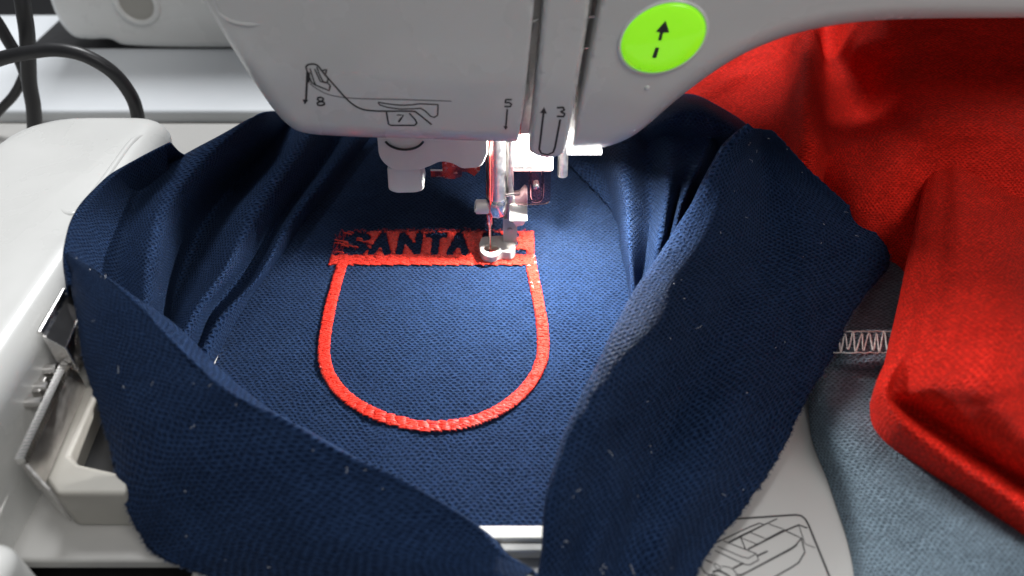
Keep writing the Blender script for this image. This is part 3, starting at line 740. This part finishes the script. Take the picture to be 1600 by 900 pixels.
patch('right_pleats', LC, 140, 100, M['navy'], jersey, wr=.03, wscale=1.5, seed=31, fine=.008)
# --- a corner of the back of the jersey, tucked under the machine arm
BC = [[Wz(px, py, z) for px, py, z in q] for q in (
    [(985, 150, 1.2), (985, 185, 1.6), (985, 215, 1.6), (985, 240, .8)], [(1040, 150, 2.4), (1040, 172, 3.0), (1040, 196, 2.8), (1040, 235, 1.0)],
    [(1085, 150, 2.6), (1085, 166, 3.4), (1085, 190, 3.0), (1085, 235, 1.2)], [(1125, 168, 2.6), (1125, 181, 3.3), (1125, 203, 3.0), (1125, 240, 1.4)],
    [(1165, 190, 2.2), (1165, 204, 2.8), (1165, 222, 2.6), (1165, 250, 1.2)])]
patch('back_fold', BC, 50, 40, M['navy'], jersey, wr=.03, seed=36)
# --- right flap
ridge = [(846, 915, .8), (852, 858, 1.2), (864, 765, 2.0), (884, 695, 2.4), (912, 632, 2.7), (947, 548, 2.9), (990, 458, 2.9), (1040, 392, 3.0), (1090, 318, 3.3), (1132, 238, 4.1), (1172, 198, 4.8)]
edge = [(1078, 915, .0), (1108, 862, .05), (1172, 783, .1), (1222, 705, .1), (1262, 620, .5), (1300, 560, .95), (1332, 490, 1.35), (1388, 402, 1.7), (1332, 330, 2.3), (1262, 262, 3.3), (1206, 203, 4.5)]
def btw(t, zf, dz=0):
    out = []
    for i, (a, b) in enumerate(zip(ridge, edge)):
        out.append(Wz(a[0] + (b[0] - a[0]) * t, a[1] + (b[1] - a[1]) * t, b[2] + (a[2] - b[2]) * (zf[i] if hasattr(zf, '__len__') else zf) + (dz[i] if hasattr(dz, '__len__') else dz)))
    return np.array(out)
R_, L_ = np.array(line(ridge)), np.array(line(edge))
inner = R_ + np.array([.75, .5, -1.6]); lip = R_ + np.array([.02, .18, -.38])
FD = np.stack([inner, lip, R_, btw(.07, [.97, .97, .97, .97, .97, .99, 1.0, 1.02, 1.02, 1.0, 1.0]), btw(.16, [.82, .82, .82, .82, .84, .88, .92, .95, .96, .9, .9]),
               btw(.29, [.54, .54, .54, .54, .55, .6, .64, .68, .68, .6, .6], [.2, .3, .25, .1, .0, .1, .1, 0, 0, 0, 0]),
               btw(.45, .24, [.3, .3, .2, .1, .2, .3, .2, .1, 0, 0, 0]),
               btw(.66, .12, [.4, .6, .7, .7, .5, .2, .2, .2, .1, 0, 0]),
               btw(.86, .04, [.1, .2, .3, .3, .2, .1, .1, .1, 0, 0, 0]), L_], 1)
_, PD = patch('right_flap', FD, 190, 120, M['navy'], jersey, wr=.06, wscale=.8, seed=41, jag=1, fine=.008, crease=.08)

# --- frayed threads along the cut edges, and lint
def fibre(mb, p, d, l, r, bend=.4):
    q = [np.array(p)]
    d = np.array(d, float)
    for _ in range(3):
        q.append(q[-1] + d / np.linalg.norm(d) * l / 3); d = d / np.linalg.norm(d) + rng.normal(size=3) * bend
    mb.tube(q, r, 4, cap=False)
mb = MB()
for PE in (PB[40:], PD[:135]):
    e = PE[:, -1]; out_ = PE[:, -1] - PE[:, -3]
    for i in range(len(e) - 1):
        for _ in range(5):
            t = rng.random(); p = e[i] * (1 - t) + e[i + 1] * t
            d = out_[i] / (np.linalg.norm(out_[i]) + 1e-9) + rng.normal(size=3) * .5
            fibre(mb, p, d, rng.uniform(.03, .11), .007)
fr = mb.build('frayed_edge', M['navy_thread'], jersey); tag(fr, kind='stuff')
mb = MB()
def lint_on(P, n, l0, l1, r, vlo=.35, vhi=.95):
    nu, nv = P.shape[:2]
    for _ in range(n):
        i = rng.integers(4, nu - 4); j = rng.integers(int(nv * vlo), int(nv * vhi)); p = P[i, j]
        nn = np.cross(P[i + 1, j] - P[i - 1, j], P[i, j + 1] - P[i, j - 1]); nn /= np.linalg.norm(nn) + 1e-9
        if nn @ (CAM - p) < 0: nn = -nn
        d = rng.normal(size=3); d -= nn * (d @ nn)
        fibre(mb, p + nn * .04, d, rng.uniform(l0, l1), r, .5)
lint_on(PB, 16, .02, .06, .007); lint_on(PD, 26, .02, .06, .008); lint_on(PB, 8, .1, .22, .005); lint_on(PD, 12, .1, .25, .005)
li = mb.build('lint', M['lint'], jersey); tag(li, kind='stuff')

# --- embroidery: real stitches
def stitches(mb, mask, bbox, angle, gap, slen, r, jitter=.3, prob=None, z=.03, zj=.012, lift=.03):
    ca, sa = math.cos(angle), math.sin(angle); x0, y0, x1, y1 = bbox
    cx, cy = (x0 + x1) / 2, (y0 + y1) / 2; R = math.hypot(x1 - x0, y1 - y0) / 2
    k = 0; s = -R
    while s < R:
        k += 1; so = s + rng.normal() * gap * .08
        T = np.arange(-R, R, .012); X = cx + T * ca - so * sa; Y = cy + T * sa + so * ca
        m_ = mask(X, Y); ed = np.flatnonzero(np.diff(np.r_[0, m_.astype(int), 0]))
        for a, b in zip(ed[::2], ed[1::2]):
            t0, t1 = T[a], T[min(b, len(T) - 1)]
            if t1 - t0 < .03: continue
            cuts = [t0 + rng.normal() * .008]; nx = t0 + ((k * .37) % 1) * slen
            while nx < t1 - slen * .25:
                if nx > t0 + slen * .25: cuts.append(nx + rng.normal() * slen * .06)
                nx += slen
            cuts.append(t1 + rng.normal() * .008)
            for c0_, c1_ in zip(cuts[:-1], cuts[1:]):
                mx_ = cx + (c0_ + c1_) / 2 * ca - so * sa; my_ = cy + (c0_ + c1_) / 2 * sa + so * ca
                if prob is not None and rng.random() > prob(mx_, my_): continue
                pts = []; j1 = rng.normal() * gap * jitter; j0 = rng.normal() * gap * jitter; zz = z + rng.random() * zj
                for q in (0, .12, .5, .88, 1):
                    t = c0_ + (c1_ - c0_) * q; o_ = so + j0 * (1 - q) + j1 * q
                    pts.append((cx + t * ca - o_ * sa, cy + t * sa + o_ * ca, zz + (0 if q in (.12, .88) else (-.03 if q in (0, 1) else lift * .35))))
                mb.tube(pts, [r * .75, r, r, r, r * .75], 5, cap=False)
        s += gap
badge = empty('embroidered_badge', (-2.4, -1, 0), None, None); badge.parent = jersey
badge.location = Vector((-2.4, -1, 0)) * S - jersey.location
tag(badge, 'red embroidered shield outline under a lettered bar reading SANTA FE')
cl_px = [(537, 404), (526, 440), (516, 478), (508, 520), (506, 556), (516, 590), (543, 622), (590, 649), (640, 663), (686, 666), (735, 659), (785, 637), (825, 602), (846, 562), (848, 520), (842, 478), (835, 440), (828, 404)]
CL = curve([Wz(px, py, .02)[:2] for px, py in cl_px], 160)
bb = (*(CL.min(0) - .5), *(CL.max(0) + .5))
def border(X, Y):
    P = np.stack([X, Y], -1); out = np.full(len(P), 9.)
    ok = (X > bb[0]) & (X < bb[2]) & (Y > bb[1]) & (Y < bb[3])
    if ok.any(): out[ok] = poly_dist(P[ok], CL)
    return out < .168
BL, BRt = Wz(523, 362, .02), Wz(832, 360, .02); y_top = BL[1]; y_bot = Wz(680, 414, .02)[1]; y_mid = Wz(680, 399, .02)[1]
xl, xr = BL[0] + .08, BRt[0] + .03
mb = MB(); stitches(mb, border, bb, math.radians(-9), .052, .30, .028, jitter=.12, lift=.035, zj=.006)
rng2 = lambda X, Y: (X > xl + .02) & (X < xr + .02) & (Y > y_bot) & (Y < y_mid)
stitches(mb, rng2, (xl, y_bot, xr, y_mid), math.radians(-7), .052, .36, .028, jitter=.12, lift=.035, zj=.006)
sb = mb.build('shield_border', M['red_thread'], badge); tag(sb, kind='stuff')
# letters left unstitched in the bar
GL = {'S': [(.95, .82), (.7, .98), (.3, .98), (.08, .78), (.25, .56), (.7, .46), (.95, .24), (.72, .03), (.3, .02), (.05, .18)],
      'A': [(.0, 0), (.5, 1.0), (1.0, 0), None, (.28, .42), (.72, .42)], 'N': [(.05, 0), (.08, 1), (.92, .05), (.95, 1)],
      'T': [(.5, 0), (.5, 1), None, (.08, .96), (.92, .96)], 'F': [(.1, 0), (.1, 1), (.95, .98), None, (.1, .52), (.8, .52)],
      'E': [(1.35, .04), (.1, .04), (.1, 1), (.75, .98), None, (.1, .52), (.7, .52)]}
lb, lt_ = y_mid + .12, y_top - .17
segs = []
for ch, p0, p1 in (('S', 543, 573), ('A', 583, 607), ('N', 624, 655), ('T', 666, 694), ('A', 704, 728), ('F', 757, 779), ('E', 790, 810)):
    xa, xb_ = Wz(p0, 383, 0)[0], Wz(p1, 383, 0)[0]; prev = None
    for p in GL[ch]:
        if p is None: prev = None; continue
        q = (xa + p[0] * (xb_ - xa), lb + p[1] * (lt_ - lb))
        if prev: segs.append((prev, q))
        prev = q
SG = np.array(segs)
def bar(X, Y):
    P = np.stack([X, Y], -1)[:, None, :]; a, b = SG[None, :, 0], SG[None, :, 1]; ab = b - a
    t = np.clip(((P - a) * ab).sum(-1) / ((ab ** 2).sum(-1) + 1e-12), 0, 1)
    d = np.linalg.norm((P - (a + ab * t[..., None])) * np.array([1, .85]), axis=-1).min(1)
    return (X > xl) & (X < xr) & (Y > y_mid - .02) & (Y < y_top) & (d > .14)
def dens(x, y):
    t = (x - xl) / (xr - xl)
    if t < .05: return .12
    if t < .17: return .45
    if .1 < t < .24 and y < y_mid + .6: return .6
    return 1.0
mb = MB(); stitches(mb, bar, (xl, y_mid, xr, y_top), math.radians(-16), .050, .32, .026, jitter=.12, prob=dens, lift=.03, zj=.006)
nb_ = mb.build('name_bar', M['red_thread'], badge); tag(nb_, 'red stitched bar with letters SANTA FE left blue', kind='stuff')
mb = MB(); sel = lambda X, Y: bar(X, Y)
stitches(mb, bar, (xl, y_mid, xr, y_top), math.radians(82), .085, .2, .011, z=.02, prob=lambda x, y: .8 if (x - xl) / (xr - xl) < .22 else .25)
for _ in range(260):                           # stray loops round the letters and along the top
    x = rng.uniform(xl, xr); y = rng.choice([y_top + rng.normal() * .04, y_mid + .08 + rng.normal() * .05, rng.uniform(y_mid, y_top) if x < xl + 1.6 else y_top + rng.normal() * .03])
    a = rng.uniform(0, 6.28); l = rng.uniform(.06, .16)
    if not bar(np.array([x]), np.array([min(max(y, y_mid), y_top - .01)]))[0]: continue
    mb.tube(curve([(x, y, .04), (x + l * math.cos(a) * .5, y + l * math.sin(a) * .5, .085), (x + l * math.cos(a + .7), y + l * math.sin(a + .7), .05)], 6), .011, 4, cap=False)
ul = mb.build('underlay_stitches', M['pink_thread'], badge); tag(ul, kind='stuff')

# ================================================================== RED JERSEY
redj = empty('red_jersey', (15, 3, BED), 'bright red knit jersey heaped under the machine arm at the right', 'jersey')
RB = []
rows = ((-30, 20), (60, 5), (120, -5), (180, -15), (245, 0), (320, 0), (405, 0), (470, 0))
for px, zs in ((1060, (2.6, 2.4, 2.0, 1.4, .3, .2, .1, .0)), (1110, (2.4, 2.6, 2.6, 2.1, 1.2, .3, .1, .0)), (1170, (2.2, 2.4, 2.6, 2.5, 1.5, .5, .2, .0)), (1225, (2.6, 3.0, 3.2, 3.0, 2.2, .9, .3, .0)), (1262, (4.2, 4.6, 4.4, 3.9, 3.0, 1.5, .5, .1)),
               (1290, (3.6, 3.4, 3.0, 2.6, 2.6, 1.5, .6, .1)), (1340, (5.6, 4.4, 3.0, 2.2, 3.0, 2.6, .9, .2)), (1395, (6.6, 5.0, 3.6, 3.0, 3.6, 2.8, 1.1, .4)), (1450, (6.9, 5.0, 3.6, 4.2, 3.6, 2.6, 1.6, .8)), (1560, (6.9, 5.0, 3.6, 4.4, 3.9, 2.8, 2.0, 1.2)), (1700, (6.9, 5.0, 3.6, 4.0, 3.4, 2.8, 2.2, 1.2))):
    k_ = max(0, (1130 - px) / 70)
    RB.append([Wz(px + dx * k_, py, z) for (py, dx), z in zip(rows, zs)])
patch('back_heap', RB, 150, 110, M['red'], redj, wr=.09, wscale=.8, seed=51, fine=.008, crease=.1)
sil = [(1452, 168, 3.0), (1437, 290, 3.0), (1417, 430, 2.9), (1392, 540, 2.7), (1368, 608, 2.4), (1386, 662, 2.0), (1450, 716, 1.8), (1530, 771, 1.7), (1630, 840, 1.7)]
roll = [(1462, 176, 3.3), (1452, 290, 3.4), (1436, 430, 3.3), (1412, 540, 3.1), (1386, 606, 2.8), (1406, 652, 2.5), (1470, 700, 2.3), (1548, 752, 2.2), (1645, 815, 2.2)]
crs = [(1475, 182, 3.4), (1475, 290, 3.6), (1462, 430, 3.6), (1436, 540, 3.3), (1402, 612, 2.6), (1424, 642, 1.95), (1484, 682, 1.75), (1560, 733, 1.65), (1655, 790, 1.7)]
up1 = [(1490, 185, 3.4), (1505, 290, 3.8), (1505, 430, 4.0), (1492, 530, 3.9), (1462, 600, 3.4), (1468, 638, 2.7), (1518, 676, 2.5), (1585, 722, 2.4), (1670, 770, 2.4)]
up2 = [(1520, 180, 3.0), (1555, 290, 3.4), (1575, 420, 3.9), (1575, 510, 4.1), (1560, 590, 4.0), (1560, 630, 3.7), (1590, 665, 3.4), (1635, 700, 3.2), (1700, 735, 3.0)]
up3 = [(1570, 170, 2.4), (1620, 280, 2.6), (1650, 400, 2.8), (1665, 490, 3.0), (1670, 560, 3.0), (1680, 600, 3.0), (1690, 640, 3.0), (1720, 670, 3.0), (1760, 700, 3.0)]
C_ = [np.array(line(q)) for q in (sil, roll, crs, up1, up2, up3)]
under = C_[0] + np.array([.5, .5, -1.4])
patch('front_fold', np.stack([under] + C_, 0), 130, 130, M['red'], redj, wr=.07, wscale=.7, seed=61, fine=.007, crease=.08)

# ================================================================== GREY-BLUE CLOTH
gr = empty('grey_cloth', (9, -7, BED), 'grey blue knit cloth with white zigzag seam between navy flap and red jersey', 'cloth')
GC = []
for dx, zs in ((0, (.0, .0, .0, .0, -.25, -.28, -.28, -.28)), (30, (.6, .6, .5, .5, .5, .3, .2, .1)), (80, (1.0, .9, .8, .8, .9, .8, .7, .6)), (150, (1.1, 1.0, .9, .9, 1.0, 1.1, 1.1, 1.0)), (240, (1.0, 1.0, .9, .9, .9, 1.0, 1.3, 1.3)), (380, (.8, .8, .8, .8, .8, .8, 1.2, 1.4))):
    GC.append([Wz(px + dx, py, z) for (px, py), z in zip(((1290, 380), (1280, 450), (1262, 520), (1262, 600), (1268, 680), (1298, 760), (1325, 850), (1338, 950)), zs)])
_, PG = patch('cloth_body', GC, 110, 130, M['grey'], gr, wr=.05, wscale=1.0, seed=71, fine=.008, crease=.06)
# folded hem with overlock zigzag
hz = 1.05
hem = [[Wz(px, py, z) for px, z in ((1300, hz - .4), (1325, hz - .05), (1360, hz + .12), (1400, hz + .12), (1450, hz))] for py in (516, 532, 550, 566, 575)]
hem = np.array(hem); hem[-1, :, 2] -= .35; hem[-1, :, 1] += .25
patch('hem', hem, 20, 40, M['grey'], gr, thick=.1, wr=.02, seed=81, uvrot=True)
mb = MB(); zz = []
for i in range(22):
    px = 1300 + i * 6.2 + rng.normal() * .9; py = (520 if i % 2 else 549) + rng.normal() * 1.6
    zz.append(Wz(px + (2 if i % 2 else 0), py, hz + .2 - .25 * max(0, (1330 - px) / 30)))
mb.tube(curve(zz, 160), .024, 6)
for py, k_ in ((518, 1), (551, 1)): mb.tube([Wz(px, py + rng.normal() * .6, hz + .19 - .25 * max(0, (1330 - px) / 30)) for px in range(1300, 1436, 5)], .02, 6)
mb.build('overlock_seam', M['white_thread'], gr)

# ================================================================== PRINTED DIAGRAM ON THE BED
kd = 5.333
def cd(p): return [(1040 + x / kd, 760 + y / kd) for x, y in p]
dl = [(.05, cd([(500, 278), (640, 268), (1080, 238), (1130, 245), (1165, 275), (1190, 320), (1300, 590), (1400, 840)]), 0),
      (.03, cd([(400, 480), (700, 340), (780, 308), (825, 318), (540, 465)]), 0), (.03, cd([(520, 470), (620, 415), (930, 270)]), 0),
      (.025, cd([(860, 315), (990, 360), (840, 440), (705, 385)]), 0), (.04, cd([(685, 525), (990, 372), (1110, 322), (1180, 348)]), 0),
      (.03, cd([(620, 415), (665, 525)])), (.022, cd([(630, 430), (765, 485)])), (.03, cd([(1000, 372), (1130, 432), (1085, 490), (1050, 515), (680, 715), (640, 735), (590, 738)]), 0),
      (.03, cd([(1130, 432), (1160, 550), (1130, 600), (1110, 635), (1050, 675), (900, 760), (800, 820)]), 0), (.022, cd([(1110, 325), (1160, 480), (1245, 512)]), 0),
      (.025, cd([(480, 455), (755, 562), (775, 615), (700, 655), (660, 652), (410, 535)]), 0), (.022, cd([(755, 562), (690, 600), (640, 590), (430, 500)]), 0),
      (.04, cd([(765, 580), (850, 540)])), (.04, cd([(560, 685), (650, 640)])), (.02, cd([(1095, 490), (1040, 530), (600, 760)]), 0),
      (.03, cd([(330, 612), (390, 640)])), (.02, cd([(405, 640), (440, 660), (460, 690), (430, 690), (405, 660), (415, 642)]), 1), (.02, cd([(460, 665), (540, 680), (590, 730), (580, 780)]), 1),
      (.05, cd([(390, 715), (440, 705), (500, 730), (540, 760)]), 1), (.03, cd([(290, 655), (330, 720), (420, 760)]), 1), (.02, cd([(280, 660), (250, 720), (240, 790)]), 1), (.035, cd([(350, 745), (400, 735), (450, 760)]), 1)]
diag = strokes('printed_diagram', dl, Flat(BED), M['ink'], None, lift=.008); diag.parent = bed
